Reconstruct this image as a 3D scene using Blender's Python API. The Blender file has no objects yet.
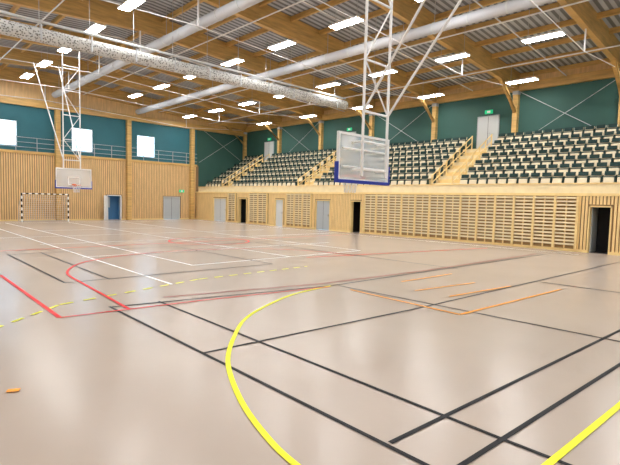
import bpy, math, random
from mathutils import Vector, Matrix
random.seed(3)
scene=bpy.context.scene
H=1.95
XR=22.7; XB=28.2; YF=38.9; XL=-3.0; YN=-9.0

# ------------------------------------------------------------ materials
def mat(name,col,rough=0.5,metal=0.0,emit=None,es=0.0,alpha=1.0,noise=0.0,nscale=8.0,stretch=(1,1,1),trans=0.0,spec=0.5):
    m=bpy.data.materials.new(name); m.use_nodes=True
    nt=m.node_tree; b=nt.nodes['Principled BSDF']
    b.inputs['Base Color'].default_value=(*col,1)
    b.inputs['Roughness'].default_value=rough
    b.inputs['Metallic'].default_value=metal
    b.inputs['Alpha'].default_value=alpha
    b.inputs['Specular IOR Level'].default_value=spec
    b.inputs['Transmission Weight'].default_value=trans
    if emit:
        b.inputs['Emission Color'].default_value=(*emit,1); b.inputs['Emission Strength'].default_value=es
    if noise>0:
        tc=nt.nodes.new('ShaderNodeTexCoord'); mp=nt.nodes.new('ShaderNodeMapping')
        mp.inputs['Scale'].default_value=stretch
        n=nt.nodes.new('ShaderNodeTexNoise'); n.inputs['Scale'].default_value=nscale; n.inputs['Detail'].default_value=4
        cr=nt.nodes.new('ShaderNodeValToRGB')
        cr.color_ramp.elements[0].position=0.3; cr.color_ramp.elements[1].position=0.7
        cr.color_ramp.elements[0].color=(*[c*(1-noise) for c in col],1)
        cr.color_ramp.elements[1].color=(*[min(1,c*(1+noise)) for c in col],1)
        nt.links.new(tc.outputs['Object'],mp.inputs['Vector']); nt.links.new(mp.outputs[0],n.inputs['Vector'])
        nt.links.new(n.outputs['Fac'],cr.inputs['Fac']); nt.links.new(cr.outputs[0],b.inputs['Base Color'])
    return m
M={}
M['floor']=mat('floor_vinyl',(0.50,0.412,0.34),0.25,noise=0.03,nscale=0.6,spec=0.5)
M['wood']=mat('pine_wood',(0.76,0.51,0.235),0.5,noise=0.12,nscale=3,stretch=(3,3,0.4))
M['woodR']=mat('pine_wood_stand',(0.86,0.62,0.28),0.5,noise=0.1,nscale=3,stretch=(3,3,0.4))
M['woodbeam']=mat('glulam',(0.60,0.37,0.12),0.5,noise=0.2,nscale=2,stretch=(0.6,0.6,5))
M['wooddk']=mat('pine_dark',(0.26,0.15,0.06),0.7)  # dark wood wall body behind the slats
M['barback']=mat('wall_bar_backing',(0.36,0.22,0.085),0.7)
M['birch']=mat('birch_ply',(0.84,0.70,0.43),0.45,noise=0.06,nscale=3)
M['seatply']=mat('seat_ply',(0.78,0.67,0.46),0.45)
M['birchy']=mat('stair_ply',(0.84,0.62,0.27),0.5,noise=0.06,nscale=3)
M['teal']=mat('teal_paint',(0.028,0.095,0.075),0.7,noise=0.05,nscale=1)
M['teal_lit']=mat('teal_paint_lit',(0.025,0.135,0.165),0.7,noise=0.05,nscale=1)  # same teal paint, bluish window light put into its colour
M['white']=mat('white_metal',(0.85,0.85,0.84),0.35)
M['grey']=mat('grey_door',(0.42,0.45,0.46),0.5)
M['lgrey']=mat('light_grey',(0.6,0.62,0.61),0.5)
M['dark']=mat('dark_void',(0.02,0.02,0.022),0.7)
M['blue']=mat('blue_pad',(0.01,0.03,0.35),0.45)
M['bluew']=mat('corridor_blue',(0.14,0.38,0.68),0.6)
M['black']=mat('black_line',(0.008,0.008,0.010),0.45,spec=.15)
M['yellow']=mat('yellow_line',(0.93,0.93,0.01),0.4,spec=.3)
M['red']=mat('red_line',(0.85,0.015,0.02),0.4,spec=.2)
M['dred']=mat('dark_red_line',(0.33,0.04,0.04),0.4,spec=.2)
M['orange']=mat('orange_line',(1.0,0.40,0.03),0.4,spec=.2)
M['wline']=mat('white_line',(0.95,0.95,0.94),0.4,spec=.3)
M['ring']=mat('orange_ring',(0.8,0.15,0.03),0.4)
M['dgreen']=mat('dark_green_fabric',(0.013,0.04,0.034),0.8)
M['duct']=mat('galvanised_duct',(0.56,0.57,0.59),0.6)
M['lamp']=mat('led_panel',(1,1,1),0.5,emit=(0.99,0.99,1.0),es=60)
M['exit']=mat('exit_sign_green',(0.0,0.5,0.2),0.5,emit=(0.0,0.7,0.3),es=0.4)
M['glass']=mat('backboard_glass',(0.85,0.9,0.92),0.1,alpha=0.3)
M['net']=mat('net_cord',(0.8,0.8,0.8),0.8)
M['steel']=mat('steel_wire',(0.5,0.51,0.52),0.4,metal=0.3)
m=mat('roof_deck',(0.42,0.43,0.44),0.5); M['deck']=m
nt=m.node_tree;b=nt.nodes['Principled BSDF'];tc=nt.nodes.new('ShaderNodeTexCoord')
w=nt.nodes.new('ShaderNodeTexWave');w.wave_type='BANDS';w.bands_direction='Y';w.inputs['Scale'].default_value=1.0
cr=nt.nodes.new('ShaderNodeValToRGB');cr.color_ramp.elements[0].color=(0.15,0.16,0.18,1);cr.color_ramp.elements[1].color=(0.46,0.49,0.54,1)
cr.color_ramp.elements[0].position=0.35;cr.color_ramp.elements[1].position=0.6
nt.links.new(tc.outputs['Object'],w.inputs['Vector']);nt.links.new(w.outputs['Fac'],cr.inputs['Fac']);nt.links.new(cr.outputs[0],b.inputs['Base Color'])
m=mat('curtain_mesh',(0.6,0.6,0.58),0.6); M['curtain']=m
nt=m.node_tree;b=nt.nodes['Principled BSDF'];tc=nt.nodes.new('ShaderNodeTexCoord')
v=nt.nodes.new('ShaderNodeTexVoronoi');v.inputs['Scale'].default_value=13
cr=nt.nodes.new('ShaderNodeValToRGB');cr.color_ramp.elements[0].color=(0.12,0.115,0.10,1);cr.color_ramp.elements[1].color=(0.6,0.6,0.57,1)
cr.color_ramp.elements[0].position=0.2;cr.color_ramp.elements[1].position=0.5
nt.links.new(tc.outputs['Object'],v.inputs['Vector']);nt.links.new(v.outputs['Distance'],cr.inputs['Fac']);nt.links.new(cr.outputs[0],b.inputs['Base Color'])

# ------------------------------------------------------------ mesh builder
class B:
    def __init__(s,name): s.n=name;s.v=[];s.f=[];s.m=[];s.mats=[]
    def mi(s,k):
        if k not in s.mats: s.mats.append(k)
        return s.mats.index(k)
    def hexa(s,pts,k):
        o=len(s.v);s.v+= [tuple(p) for p in pts];i=s.mi(k)
        for q in ((0,3,2,1),(4,5,6,7),(0,1,5,4),(1,2,6,5),(2,3,7,6),(3,0,4,7)):
            s.f.append([o+a for a in q]);s.m.append(i)
    def box(s,x0,x1,y0,y1,z0,z1,k):
        s.hexa([(x0,y0,z0),(x1,y0,z0),(x1,y1,z0),(x0,y1,z0),(x0,y0,z1),(x1,y0,z1),(x1,y1,z1),(x0,y1,z1)],k)
    def rod(s,p,q,r,k,n=8,caps=True):
        p=Vector(p);q=Vector(q);d=(q-p).normalized()
        a=d.cross(Vector((0,0,1)));
        if a.length<1e-3:a=Vector((1,0,0))
        a.normalize();c=d.cross(a);o=len(s.v);i=s.mi(k)
        for e in (p,q):
            for j in range(n):
                t=2*math.pi*(j+.5)/n;s.v.append(tuple(e+a*(r*math.cos(t))+c*(r*math.sin(t))))
        for j in range(n):
            s.f.append([o+j,o+(j+1)%n,o+n+(j+1)%n,o+n+j]);s.m.append(i)
        if caps:
            s.f.append([o+j for j in range(n)][::-1]);s.m.append(i)
            s.f.append([o+n+j for j in range(n)]);s.m.append(i)
    def ring(s,c,R,r,k,n=24,mn=8):
        o=len(s.v);i=s.mi(k)
        for a in range(n):
            t=2*math.pi*a/n
            for b_ in range(mn):
                u=2*math.pi*b_/mn;rr=R+r*math.cos(u)
                s.v.append((c[0]+rr*math.cos(t),c[1]+rr*math.sin(t),c[2]+r*math.sin(u)))
        for a in range(n):
            for b_ in range(mn):
                s.f.append([o+a*mn+b_,o+((a+1)%n)*mn+b_,o+((a+1)%n)*mn+(b_+1)%mn,o+a*mn+(b_+1)%mn]);s.m.append(i)
    def strip(s,pts,w,z,k):
        i=s.mi(k);P=[Vector((p[0],p[1],z)) for p in pts];o=len(s.v)
        for j,p in enumerate(P):
            d=(P[min(j+1,len(P)-1)]-P[max(j-1,0)]).normalized();nn=Vector((-d.y,d.x,0))*w/2
            s.v.append(tuple(p+nn));s.v.append(tuple(p-nn))
        for j in range(len(P)-1):
            s.f.append([o+2*j,o+2*j+1,o+2*j+3,o+2*j+2]);s.m.append(i)
    def done(s,smooth=False):
        me=bpy.data.meshes.new(s.n);me.from_pydata(s.v,[],s.f)
        for k in s.mats: me.materials.append(M[k])
        me.polygons.foreach_set('material_index',s.m)
        if smooth: me.polygons.foreach_set('use_smooth',[True]*len(s.f))
        me.update();ob=bpy.data.objects.new(s.n,me);scene.collection.objects.link(ob);return ob

def zl(x):  # rafter underside, two slopes, ridge at x=10
    return 8.95+(26-x)*0.065 if x>=10 else 9.99-(10-x)*0.065
def zd(x): return zl(x)+0.95

# ------------------------------------------------------------ floor
b=B('floor');b.box(XL-0.2,XR+1.6,YN-0.2,YF+1.6,-0.1,0,'floor');b.done()

# ------------------------------------------------------------ right wall (below stand)
doorsR=[(33.85,35.9,'lg'),(30.9,32.06,'open'),(26.3,27.3,'lg'),(21.5,22.9,'g'),(18.8,19.7,'open'),(5.2,6.08,'open')]
bars=[(6.5,18.5),(23.3,25.9),(28.2,30.5),(32.4,33.5)]
DH=2.05
b=B('wall_right')
ys=YN;segs=[]
for y0,y1,_ in sorted(doorsR):
    segs.append((ys,y0));ys=y1
    b.box(XR,XR+0.2,y0,y1,DH,2.5,'wooddk')
segs.append((ys,YF))
for y0,y1 in segs: b.box(XR,XR+0.2,y0,y1,0,2.5,'wooddk')
for y0,y1 in bars: b.box(XR-0.03,XR,y0,y1,0.12,2.46,'barback')
y=YN
def indoor(a,c): return any(a<d[1] and c>d[0] for d in doorsR)
def inbars(a): return any(d[0]-.09<a<d[1] for d in bars)
while y<YF-0.1:
    z0=DH+0.05 if indoor(y,y+0.09) else 0.12
    if not inbars(y): b.box(XR-0.04,XR,y,y+0.09,z0,2.46,'woodR')
    y+=0.135
b.box(XR-0.07,XR+0.15,YN,YF,2.46,2.58,'birchy')
b.done()
b=B('baseboard_right')
for y0,y1 in segs: b.box(XR-0.05,XR,y0,y1,0,0.12,'birchy')
b.done()
n=0
for y0,y1,t in doorsR:
    n+=1;b=B('door_%d'%n)
    for a in (y0,y1-0.06): b.box(XR-0.05,XR+0.2,a,a+0.06,0,DH,'birchy')
    b.box(XR-0.05,XR+0.2,y0,y1,DH-0.06,DH,'birchy')
    if t=='open':
        b.box(XR+1.3,XR+1.35,y0-0.3,y1+0.3,0,2.3,'dark')
        b.box(XR+0.2,XR+1.3,y0-0.35,y0-0.3,0,2.3,'dark');b.box(XR+0.2,XR+1.3,y1+0.3,y1+0.35,0,2.3,'dark')
        b.box(XR+0.2,XR+1.3,y0-0.3,y1+0.3,2.3,2.35,'dark')
        b.box(XR+0.2,XR+1.3,y0-0.3,y1+0.3,0.0,0.01,'dark')
        if y0<10: b.box(XR+0.2,XR+1.0,y1-0.1,y1-0.06,0.01,DH-0.08,'grey')
    else:
        k='lgrey' if t=='lg' else 'grey'
        b.box(XR+0.03,XR+0.08,y0+0.06,y1-0.06,0.01,DH-0.06,k)
        if y1-y0>1.2: b.box(XR+0.025,XR+0.03,(y0+y1)/2-0.01,(y0+y1)/2+0.01,0.01,DH-0.06,'dark')
        b.rod((XR-0.03,y0+0.2,1.02),(XR-0.03,y0+0.34,1.02),0.012,'steel');b.box(XR-0.03,XR+0.03,y0+0.18,y0+0.22,0.95,1.1,'steel')
    b.done()

# wall bars
for y0,y1 in bars:
    b=B('wall_bars');nn=max(1,round((y1-y0)/0.94));w=(y1-y0)/nn
    for i in range(nn+1):
        yy=y0+i*w;b.box(XR-0.15,XR-0.04,yy-0.05,yy+0.05,0.12,2.44,'birchy')
    for i in range(nn):
        ya=y0+i*w+0.05;yb=y0+(i+1)*w-0.05
        for j in range(14):
            z=0.32+j*0.158;b.box(XR-0.13 if j<13 else XR-0.17,XR-0.09,ya,yb,z-0.038,z+0.038,'birch')
        b.box(XR-0.09,XR-0.05,(ya+yb)/2-.03,(ya+yb)/2+.03,0.13,2.43,'birchy')
    b.done()

# ------------------------------------------------------------ stand
stairs=[(13.0,14.2),(24.3,25.4),(34.5,35.5)]
secs=[(-8.6,13.0),(14.2,24.3),(25.4,34.5),(35.5,38.7)]
RX=[22.95+0.75*i for i in range(8)];RZ=[2.7+0.45*i for i in range(7)]
b=B('grandstand')
for i in range(7):
    x1=RX[i+1] if i<6 else XB-0.005
    b.box(RX[i],x1,YN+.01,YF-.01,RZ[i]-0.45 if i else 2.58,RZ[i],'birch')
b.box(22.9,22.95,YN+.01,YF-.01,2.58,3.0,'birch')
b.box(22.86,22.98,YN+.01,YF-.01,3.0,3.05,'birchy')
for y0,y1 in stairs:
    for i in range(1,7):
        b.box(RX[i]-0.38,RX[i],y0+0.02,y1-0.02,RZ[i]-0.45,RZ[i]-0.225,'birchy')
        b.box(RX[i],RX[i]+0.37,y0+0.02,y1-0.02,RZ[i],RZ[i]+0.012,'birchy')
b.done()
b=B('stair_handrail')
for y0,y1 in stairs:
    for yy in (y0-0.03,y1+0.03):
        for i in range(7): b.box(RX[i]+0.33,RX[i]+0.39,yy-0.03,yy+0.03,RZ[i],RZ[i]+0.9,'birchy')
        for dz in (0.45,0.86):
            p=(RX[0]+0.36,yy,RZ[0]+dz);q=(RX[6]+0.36,yy,RZ[6]+dz);b.rod(p,q,0.035,'birchy',6)
b.done()
b=B('stadium_seats')
for y0,y1 in secs:
    nn=int((y1-y0-0.3)/0.52);off=(y1-y0-nn*0.52)/2
    for i in range(7):
        x=RX[i]+(0.42 if i<6 else 0.2);z=RZ[i]
        b.box(x+0.1,x+0.14,y0+0.1,y1-0.1,z+0.25,z+0.3,'dgreen')
        for j in range(nn):
            ya=y0+off+j*0.52+0.03;yb=ya+0.46
            b.hexa([(x+0.12,ya,z+0.3),(x+0.15,ya,z+0.3),(x+0.15,yb,z+0.3),(x+0.12,yb,z+0.3),
                    (x+0.2,ya,z+0.84),(x+0.23,ya,z+0.84),(x+0.23,yb,z+0.84),(x+0.2,yb,z+0.84)],'seatply')
            b.hexa([(x+0.13,ya+.03,z+0.70),(x+0.17,ya+.03,z+0.70),(x+0.17,yb-.03,z+0.70),(x+0.13,yb-.03,z+0.70),
                    (x+0.15,ya+.03,z+0.88),(x+0.22,ya+.03,z+0.88),(x+0.22,yb-.03,z+0.88),(x+0.15,yb-.03,z+0.88)],'dgreen')
            b.hexa([(x-0.04,ya+.03,z+0.30),(x-0.0,ya+.03,z+0.28),(x-0.0,yb-.03,z+0.28),(x-0.04,yb-.03,z+0.30),
                    (x+0.03,ya+.03,z+0.60),(x+0.07,ya+.03,z+0.60),(x+0.07,yb-.03,z+0.60),(x+0.03,yb-.03,z+0.60)],'seatply')
            b.hexa([(x+0.0,ya+.02,z+0.30),(x+0.05,ya+.02,z+0.30),(x+0.05,yb-.02,z+0.30),(x+0.0,yb-.02,z+0.30),
                    (x+0.07,ya+.02,z+0.65),(x+0.11,ya+.02,z+0.65),(x+0.11,yb-.02,z+0.65),(x+0.07,yb-.02,z+0.65)],'dgreen')
            b.box(x-0.03,x+0.16,ya-0.05,ya-0.01,z,z+0.67,'dgreen')
b.done()

# ------------------------------------------------------------ back wall of stand
colY=[-4.5+5.4*k for k in range(9)]
b=B('wall_stand_back')
b.box(XB,XB+0.2,YN,YF+0.2,2.4,8.75,'teal')
b.box(XB,XB+0.2,YN,YF+0.2,8.75,zd(XB)+0.1,'wood')
b.done()
b=B('trim_1')
b.box(XB-0.22,XB,YN,YF,8.7,9.15,'woodbeam')
b.box(XB-0.06,XB,YN,YF,5.4,5.52,'birchy')
b.done()
for y in colY:
    b=B('timber_column');b.box(XB-0.3,XB,y-0.14,y+0.14,5.41,8.7,'woodbeam')
    b.box(XB-0.32,XB,y-0.17,y+0.17,8.5,8.7,'steel');b.done()
b=B('bracing_rods')
for i in (2,4,6):
    y0,y1=colY[i]+0.2,colY[i+1]-0.2
    b.rod((XB-0.12,y0,5.6),(XB-0.12,y1,8.65),0.018,'steel',6);b.rod((XB-0.16,y1,5.6),(XB-0.16,y0,8.65),0.018,'steel',6)
b.rod((22.9,YF-0.1,5.3),(28.0,YF-0.1,8.6),0.018,'steel',6);b.rod((28.0,YF-0.1,5.6),(22.9,YF-0.1,8.6),0.018,'steel',6)
b.done()
for y0 in (12.75,24.2,34.3):
    n+=1;b=B('door_%d'%n)
    b.box(XB-0.05,XB-0.01,y0,y0+1.3,5.41,7.45,'lgrey')
    for a in (y0-0.05,y0+1.3): b.box(XB-0.07,XB,a,a+0.05,5.41,7.5,'grey')
    b.box(XB-0.07,XB,y0-.05,y0+1.35,7.45,7.5,'grey');b.box(XB-0.055,XB-0.05,y0+0.64,y0+0.66,5.42,7.45,'dark')
    b.rod((XB-0.1,y0+0.5,6.4),(XB-0.1,y0+0.6,6.4),0.015,'steel');b.box(XB-0.1,XB-0.05,y0+0.5,y0+0.53,6.35,6.45,'steel')
    b.done()
    b=B('exit_sign');b.box(XB-0.05,XB-0.005,y0+0.4,y0+0.9,7.62,7.85,'exit');b.box(XB-0.055,XB-0.05,y0+0.55,y0+0.75,7.67,7.8,'white');b.done()

# ------------------------------------------------------------ far wall
wins=[(1.3,2.9),(6.6,8.2),(11.85,13.4),(17.0,18.6)];WZ0,WZ1=5.4,7.18
doorsF=[(14.5,15.65),(19.4,21.0)]
b=B('wall_far')
x=XL
for a,c in doorsF+[(XR+0.2,XR+0.2)]:
    b.box(x,a,YF,YF+0.2,0,5.0,'wooddk')
    if a<XR: b.box(a,c,YF,YF+0.2,DH,5.0,'wooddk')
    x=c
b.box(XR+0.2,XB,YF,YF+0.2,2.4,5.0,'teal')
x=XL
for a,c in wins+[(XR,XR)]:
    b.box(x,a,YF,YF+0.2,WZ0,WZ1,'teal_lit');x=c
b.box(XR,XB,YF,YF+0.2,5.0,WZ1,'teal')
b.box(XL,XR,YF,YF+0.2,5.0,WZ0,'teal_lit')
b.box(XL,XR,YF,YF+0.2,WZ1,8.5,'teal_lit');b.box(XR,XB,YF,YF+0.2,WZ1,8.5,'teal')
b.box(XL,XB,YF,YF+0.2,8.5,11.2,'wood')
xx=XL
while xx<XR-0.1:
    z0=DH+0.05 if any(xx<d[1] and xx+0.1>d[0] for d in doorsF) else 0.1
    b.box(xx,xx+0.1,YF-0.04,YF,z0,4.9,'wood');xx+=0.15
b.done()
b=B('trim_2')
b.box(XL,XR,YF-0.12,YF,4.88,5.08,'woodbeam');b.box(XL,XB,YF-0.2,YF,8.3,8.75,'woodbeam');b.done()
b=B('baseboard_far');b.box(XL,14.5,YF-0.05,YF,0,0.1,'birchy');b.box(15.65,19.4,YF-0.05,YF,0,0.1,'birchy');b.box(21,XR-0.05,YF-0.05,YF,0,0.1,'birchy');b.done()
for x in (-0.1,5.3,10.8,16.2,22.1):
    b=B('timber_column');b.box(x-0.17,x+0.17,YF-0.4,YF-0.04,0,8.3,'woodbeam');b.done()
for i,(a,c) in enumerate(wins):
    b=B('window_%d'%(i+1))
    for q in (a,c-0.06): b.box(q,q+0.06,YF+0.02,YF+0.12,WZ0,WZ1,'white')
    for q in (WZ0,WZ1-0.06): b.box(a+.06,c-.06,YF+0.02,YF+0.12,q,q+0.06,'white')
    b.done()
b=B('gallery_railing')
for x in [XL+0.3+i*1.35 for i in range(20)]:
    if x<XR: b.box(x-0.02,x+0.02,YF-0.1,YF-0.06,5.08,6.05,'steel')
for z in (5.35,5.7,6.05): b.rod((XL,YF-0.08,z),(XR,YF-0.08,z),0.02,'steel',6)
b.done()
n+=1;b=B('door_%d'%n)
for a in (14.5,15.59): b.box(a,a+0.06,YF-0.06,YF+0.2,0,DH,'white')
b.box(14.5,15.65,YF-0.06,YF+0.2,DH-0.06,DH,'white')
b.box(14.0,15.9,YF+1.3,YF+1.35,0,2.3,'bluew');b.box(14.0,14.05,YF+0.2,YF+1.3,0,2.3,'bluew');b.box(15.85,15.9,YF+0.2,YF+1.3,0,2.3,'bluew');b.box(14.0,15.9,YF+0.2,YF+1.3,2.3,2.35,'bluew')
b.box(14.6,15.2,YF+1.28,YF+1.3,1.0,1.9,'white')
b.hexa([(14.5,YF-0.1,0.01),(14.05,YF-0.65,0.01),(14.02,YF-0.6,0.01),(14.47,YF-0.06,0.01),(14.5,YF-0.1,2),(14.05,YF-0.65,2),(14.02,YF-0.6,2),(14.47,YF-0.06,2)],'white')
b.done()
n+=1;b=B('door_%d'%n)
b.box(19.46,20.94,YF+0.02,YF+0.08,0.01,DH-0.06,'grey');b.box(20.19,20.21,YF+0.01,YF+0.02,0.01,DH-0.06,'dark')
for a in (19.4,20.94): b.box(a,a+0.06,YF-0.06,YF+0.2,0,DH,'lgrey')
b.box(19.4,21,YF-0.06,YF+0.2,DH-0.06,DH,'lgrey');b.done()
b=B('exit_sign');b.box(20.9,21.4,YF-0.1,YF-0.045,2.45,2.7,'exit');b.box(21.05,21.25,YF-0.105,YF-0.1,2.5,2.65,'white');b.done()

# ------------------------------------------------------------ left and near walls (windows)
b=B('wall_left')
b.box(XL-0.2,XL,YN,YF,0,5.0,'wood');b.box(XL-0.2,XL,YN,YF,7.2,10.2,'wood')
y=YN
lw=[(12.8,14.6),(18.2,20.0),(23.6,25.4),(29,30.8),(34.4,36.2)]
for a,c in lw+[(YF,YF)]:
    b.box(XL-0.2,XL,y,a,5.0,7.2,'teal_lit');y=c
b.done()
b=B('wall_near')
b.box(XL,XB,YN-0.2,YN,0,5.0,'wood');b.box(XL,XB,YN-0.2,YN,7.4,11.2,'wood')
x=XL
while x<XB:
    b.box(x,min(x+2.8,XB),YN-0.2,YN,5.0,7.4,'teal');x+=4.5
b.done()

# ------------------------------------------------------------ ceiling
b=B('ceiling')
for xa,xb in ((XL-0.2,10),(10,XB+0.2)):
    za,zb=zd(xa),zd(xb)
    b.hexa([(xa,YN-.2,za),(xb,YN-.2,zb),(xb,YF+.2,zb),(xa,YF+.2,za),(xa,YN-.2,za+.2),(xb,YN-.2,zb+.2),(xb,YF+.2,zb+.2),(xa,YF+.2,za+.2)],'deck')
b.done()
b=B('roof_purlins')
x=XL+0.8
while x<XB:
    z=zd(x);b.box(x-0.06,x+0.06,YN,YF,z-0.24,z-0.01,'woodbeam');x+=1.9
b.done()
for y in colY:
    b=B('glulam_rafter')
    for xa,xb in ((XL,10),(10,XB)):
        la,lb=zl(xa)-0.0,zl(xb)-0.0
        b.hexa([(xa,y-.12,la),(xb,y-.12,lb),(xb,y+.12,lb),(xa,y+.12,la),(xa,y-.12,la+.94),(xb,y-.12,lb+.94),(xb,y+.12,lb+.94),(xa,y+.12,la+.94)],'woodbeam')
    pts=[(27.6,zl(27.6)),(21.5,zl(21.5)-0.9),(10,zl(10)-1.1),(3,zl(3)-.9),(XL+.3,zl(XL))]
    for p,q in zip(pts,pts[1:]): b.rod((p[0],y,p[1]),(q[0],y,q[1]),0.02,'white',6)
    for p in pts[1:-1]: b.rod((p[0],y,p[1]),(p[0],y,zl(p[0])),0.035,'white',6)
    b.hexa([(XB-.3,y-.1,7.6),(XB-.02,y-.1,7.2),(XB-.02,y+.1,7.2),(XB-.3,y+.1,7.6),(25.6,y-.1,zl(25.6)+.1),(26.1,y-.1,zl(26.1)+.1),(26.1,y+.1,zl(26.1)+.1),(25.6,y+.1,zl(25.6)+.1)],'woodbeam')
    b.done()

# ------------------------------------------------------------ lamps
rows=[(26,-.15,[-0.6+5.6*k for k in range(8)]),(20.5,-.3,[-0.6+4.1*k for k in range(10)]),(15,-.1,[-3.2+4.2*k for k in range(11)]),(8.2,0,[-5.6+4.15*k for k in range(11)]),(2.0,0,[-5+4.1*k for k in range(11)])]  # last row is out of view, added for its light
for X,dz,yl in rows:
    for y in yl:
        if y>YF-0.9: continue
        b=B('led_ceiling_lamp');z=zl(X)+dz-.08
        b.box(X-0.25,X+0.25,y-0.8,y+0.8,z,z+0.07,'white');b.box(X-0.22,X+0.22,y-0.77,y+0.77,z-0.012,z-0.001,'lamp')
        for yy in (y-0.6,y+0.6): b.rod((X,yy,z+0.07),(X,yy,zd(X)),0.008,'steel',4)
        b.done()

# ------------------------------------------------------------ divider curtain roll + ducts
b=B('divider_curtain')
yc,zc=20.0,7.95
b.rod((XL+0.3,yc,zc-0.1),(22.2,yc,zc+0.1),0.27,'curtain',16)
x=XL+0.8
while x<22:
    b.box(x-0.03,x+0.03,yc-0.29,yc-0.27,zc-0.3,zc+0.3,'steel');b.rod((x,yc,zc+0.2),(x,yc,zd(x)-.02),0.012,'steel',4);x+=1.8
b.rod((XL+0.3,yc,zc+0.45),(22.2,yc,zc+0.5),0.05,'lgrey',8)
b.done()
def duct(X,Z,r,y0,y1):
    b=B('ventilation_duct');b.rod((X,y0,Z),(X,y1,Z),r,'duct',24)
    y=y0+1
    while y<y1: b.rod((X,y-.03,Z),(X,y+.03,Z),r+0.02,'lgrey',24);b.rod((X,y,Z+r-.02),(X,y,zd(X)-.02),0.012,'steel',4);y+=1.5
    b.done()
duct(16.9,9.05,0.21,YN+0.5,YF-0.4)
duct(10.6,9.35,0.22,YN+0.5,YF-0.4)
b=B('sprinkler_pipes')
for X in (6.0,12.6,18.8,23.8): b.rod((X,YN+.1,zl(X)-.1),(X,YF-.3,zl(X)-.1),0.03,'white',8)
for y in (3.6,9.0,14.4,25.2,30.6): 
    for xa,xb in ((XL+.1,10),(10,XB-.3)): b.rod((xa,y,zl(xa)+.3),(xb,y,zl(xb)+.3),0.03,'white',8)
b.done()

# ------------------------------------------------------------ basketball hoops
def hoop(cx,cy,s,zb=2.42):
    b=B('ceiling_mounted_basketball_hoop')
    x0,x1=cx-0.9,cx+0.9;z0,z1=zb,zb+1.05
    b.box(x0+.04,x1-.04,cy-.01,cy+.01,z0+.04,z1-.04,'glass')
    for a in (x0,x1-.05): b.box(a,a+.05,cy-.03,cy+.03,z0,z1,'white')
    for a in (z0,z1-.05): b.box(x0+.05,x1-.05,cy-.03,cy+.03,a,a+.05,'white')
    b.box(x0-.03,x1+.03,cy-.05,cy+.05,z0-.05,z0+.02,'blue')
    for a in (x0-.03,x1): b.box(a,a+.03,cy-.05,cy+.05,z0+.02,z0+.4,'blue')
    f=cy+s*0.014
    for a in (cx-.3,cx+.25): b.box(a,a+.05,f-.003,f+.003,z0+.15,z0+.6,'white')
    for a in (z0+.15,z0+.55): b.box(cx-.25,cx+.25,f-.003,f+.003,a,a+.05,'white')
    rz=z0+.15;rc=(cx,cy+s*.40,rz)
    b.ring(rc,.228,.012,'ring');b.box(cx-.1,cx+.1,min(cy+s*.02,cy+s*.17),max(cy+s*.02,cy+s*.17),rz-.02,rz+.02,'ring')
    b.box(cx-.1,cx+.1,cy+s*.03-.01,cy+s*.03+.01,rz-.1,rz+.06,'ring')
    K=12
    for i in range(K):
        t=2*math.pi*i/K
        prof=[(.225,0),(.19,.13),(.15,.26),(.13,.4)]
        for sgn in (1,-1):
            for j in range(3):
                ta=t+sgn*j*.26;tb=t+sgn*(j+1)*.26
                b.rod((rc[0]+prof[j][0]*math.cos(ta),rc[1]+prof[j][0]*math.sin(ta),rz-prof[j][1]),(rc[0]+prof[j+1][0]*math.cos(tb),rc[1]+prof[j+1][0]*math.sin(tb),rz-prof[j+1][1]),.005,'net',4,False)
    m=cy-s*.3;tx=.43;top=zl(cx)
    for sx in (-tx,tx):
        b.rod((cx+sx,m,z0+.1),(cx+sx,m,top),.032,'white')
        for z in (z0+.25,z0+.85): b.rod((cx+sx,m,z),(cx+sx,cy,z),.025,'white')
    zz=[z0+.25,z0+.85,z0+1.5,z0+2.6,z0+3.9,z0+5.2,z0+6.5]
    for z in zz: b.rod((cx-tx,m,z),(cx+tx,m,z),.025,'white')
    for i in range(2,len(zz)-1):
        b.rod((cx-tx*(1 if i%2 else -1),m,zz[i]),(cx+tx*(1 if i%2 else -1),m,zz[i+1]),.018,'white')
    for z in (z0+.3,z0+.7): b.rod((x0+.1,cy-s*.05,z),(x1-.1,cy-s*.05,z),.022,'white')
    for sx in (-tx,tx):
        b.rod((cx+sx,m,z0+1.5),(cx+sx*1.6,m-s*4.6,zl(cx+sx*1.6)-.02),.028,'white')
    b.rod((cx-tx*1.3,m-s*2.6,z0+4.6),(cx+tx*1.3,m-s*2.6,z0+4.6),.022,'white')
    b.done()
hoop(8.3,6.85,1)
hoop(8.35,27.1,-1,2.35)

# ------------------------------------------------------------ handball goal
b=B('handball_goal')
gx0,gx1,gy=8.05,11.05,37.2
def striped(p,q,w):
    p=Vector(p);q=Vector(q);L=(q-p).length;nn=round(L/.2)
    for i in range(nn):
        a=p.lerp(q,i/nn);c=p.lerp(q,(i+1)/nn)
        lo=[min(a[k],c[k])-(w/2 if abs(q[k]-p[k])<1e-6 else 0) for k in range(3)];hi=[max(a[k],c[k])+(w/2 if abs(q[k]-p[k])<1e-6 else 0) for k in range(3)]
        b.box(lo[0],hi[0],lo[1],hi[1],lo[2],hi[2],'black' if i%2 else 'wline')
striped((gx0,gy,0),(gx0,gy,2.04),.08);striped((gx1,gy,0),(gx1,gy,2.04),.08);striped((gx0+.04,gy,2.0),(gx1-.04,gy,2.0),.08)
for x in (gx0,gx1):
    b.rod((x,gy+.95,.02),(x,gy+.8,1.1),.02,'steel');b.rod((x,gy+.8,1.1),(x,gy,2.0),.02,'steel');b.rod((x,gy,.03),(x,gy+.95,.03),.02,'steel')
b.rod((gx0,gy+.95,.03),(gx1,gy+.95,.03),.02,'steel')
def bz(t): return (gy+.95-.15*t/1.1,t) if t<1.1 else (gy+.8*(2.0-t)/.9,t)
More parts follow.
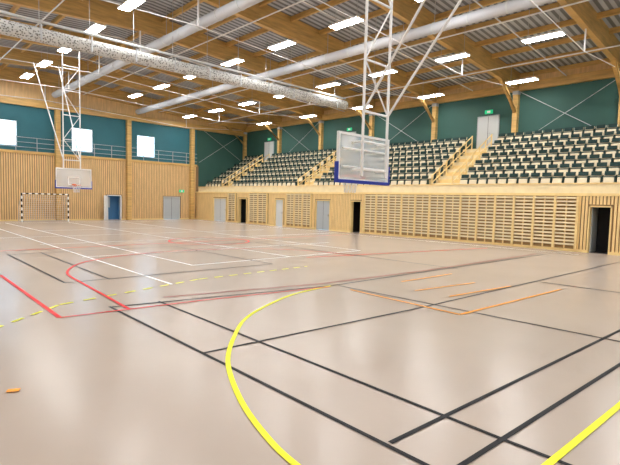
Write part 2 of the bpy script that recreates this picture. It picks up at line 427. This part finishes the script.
for i in range(21):
    x=gx0+(gx1-gx0)*i/20
    b.rod((x,)+bz(0.03),(x,)+bz(1.1),.008,'net',4,False);b.rod((x,)+bz(1.1),(x,)+bz(2.0),.008,'net',4,False)
for j in range(14):
    t=.03+j*.15;p=bz(t);b.rod((gx0,)+p,(gx1,)+p,.008,'net',4,False)
    for x in (gx0,gx1): b.rod((x,gy,t),(x,)+p,.008,'net',4,False)
b.done()

# ------------------------------------------------------------ court markings
b=B('court_markings');Z=[0.002]
def ln(k,w,*pts):
    Z[0]+=0.00025;b.strip(pts,w,Z[0],k)
def smooth(pts,n=8):
    out=[];P=[pts[0]]+list(pts)+[pts[-1]]
    for i in range(1,len(P)-2):
        for j in range(n):
            t=j/n;r=[]
            for k in range(2):
                p0,p1,p2,p3=[P[i+q][k] for q in (-1,0,1,2)]
                r.append(.5*((2*p1)+(-p0+p2)*t+(2*p0-5*p1+4*p2-p3)*t*t+(-p0+3*p1-3*p2+p3)*t**3))
            out.append(tuple(r))
    out.append(pts[-1]);return out
def dash(k,w,p,q,on=.3,off=.3):
    p=Vector(p);q=Vector(q);L=(q-p).length;t=0;Z[0]+=.00025
    while t<L:
        b.strip([p.lerp(q,t/L),p.lerp(q,min(1,(t+on)/L))],w,Z[0],k);t+=on+off
ln('wline',.07,(5.6,36),(5.0,9.6));ln('wline',.07,(5.0,20.3),(21.5,19.7));ln('wline',.07,(6.9,36.4),(6.9,12))
ln('wline',.07,(14.5,36),(14.5,12));ln('wline',.07,(1,36.2),(21.6,36.2));ln('wline',.07,(21.4,36),(21.4,6));ln('wline',.07,(6.9,12),(14.5,12))
ln('wline',.07,(6.9,28),(14.5,28));ln('wline',.07,(10.7,36),(10.7,12));ln('wline',.07,(3,24),(19,24));ln('wline',.07,(5.0,15.5),(16,15.2))
ln('black',.05,(3.11,8.26),(2.98,1.7),(2.95,-2));ln('black',.05,(3.97,8.15),(3.80,1.55),(3.78,-2))
ln('black',.05,(3.04,2.14),(8.8,1.77),(9.5,1.7));ln('black',.05,(3.0,1.6),(6.77,1.36),(9.5,1.2))
ln('black',.05,(3.06,5.03),(7.49,4.71),(19.95,4.22));ln('black',.05,(7.95,7.2),(7.95,1.2))
ln('black',.06,(3.1,8.2),(7.8,7.3),(20,6.9));ln('black',.05,(3.35,17.4),(3.21,11.1));ln('black',.05,(4.3,17.4),(4.15,11.0))
ln('black',.06,(3.3,17.3),(10,17.1),(20,16.9));ln('black',.06,(3.21,11.1),(9,10.9));ln('black',.06,(9.0,17),(9.0,10.9))
ln('black',.06,(13,17),(13,6.9));ln('black',.06,(12.6,4.4),(12.6,-3))
arc=smooth([(7.76,7.28),(6.5,7.1),(5.36,6.62),(4.5,6.1),(3.82,5.44),(3.13,4.6),(2.62,3.64),(2.34,2.85),(2.24,2.3),(2.2,1.6),(2.2,-3)])
ln('yellow',.06,*arc);ln('yellow',.06,(3.3,1.17),(3.69,1.15),(5.38,1.05),(9,.9))
dash('yellow',.06,(.6,7.2),(2.49,8.91),.25,.2);dash('yellow',.06,(2.49,8.91),(5.8,9.8),.25,.2);dash('yellow',.06,(5.8,9.8),(9.5,9.9),.25,.2)
ln('red',.07,(2.35,13),(2.22,7.95));ln('red',.045,(2.22,7.95),(4.59,7.71),(7.67,7.21));ln('red',.06,(3.5,11),(3.29,7.81))
ln('dred',.055,(4.2,8.4),(7.8,7.6),(12,7.3),(20,7.2))
ln('red',.06,*smooth([(3.5,11),(3.7,12.6),(4.6,14.2),(6.2,15.2),(8.2,15.5),(10.2,15.2),(11.8,14.2),(12.7,12.6),(12.9,11)]))
C=(11.5,18.5);ln('red',.08,*[(C[0]+1.8*math.cos(t*math.pi/20),C[1]+1.8*math.sin(t*math.pi/20)) for t in range(41)])
ln('red',.08,(2.5,18.5),(21,18.3));ln('red',.08,(11.0,11.5),(20.5,9.5))
ln('orange',.055,(7.77,6.69),(7.58,3.95));ln('orange',.055,(8.86,5.72),(11.03,5.39));ln('orange',.055,(7.6,3.95),(11.9,3.66));ln('orange',.055,(8.9,4.9),(11.3,4.6))
ln('orange',.055,(9.6,6.6),(11.9,6.5))
ln('orange',.08,(.98,5.25),(1.08,5.2))
b.done()

# ------------------------------------------------------------ world, camera
w=bpy.data.worlds.new('world');scene.world=w;w.use_nodes=True
bg=w.node_tree.nodes['Background'];bg.inputs[0].default_value=(0.40,0.70,1.0,1);bg.inputs[1].default_value=6.0

yaw=math.radians(44.1);p=math.radians(-3.87);r=math.radians(1.4)
f=Vector((math.sin(yaw)*math.cos(p),math.cos(yaw)*math.cos(p),math.sin(p)))
r0=Vector((math.cos(yaw),-math.sin(yaw),0));u0=r0.cross(f)
R=math.cos(r)*r0+math.sin(r)*u0;U=math.cos(r)*u0-math.sin(r)*r0
mt=Matrix((R,U,-f)).transposed().to_4x4();mt.translation=Vector((0,0,H))
cd=bpy.data.cameras.new('camera');cd.sensor_width=36;cd.lens=464/620*36;cd.clip_end=200
co=bpy.data.objects.new('camera',cd);scene.collection.objects.link(co);co.matrix_world=mt;scene.camera=co
scene.view_settings.view_transform='Standard'
scene.view_settings.look='None'
scene.view_settings.exposure=0.0
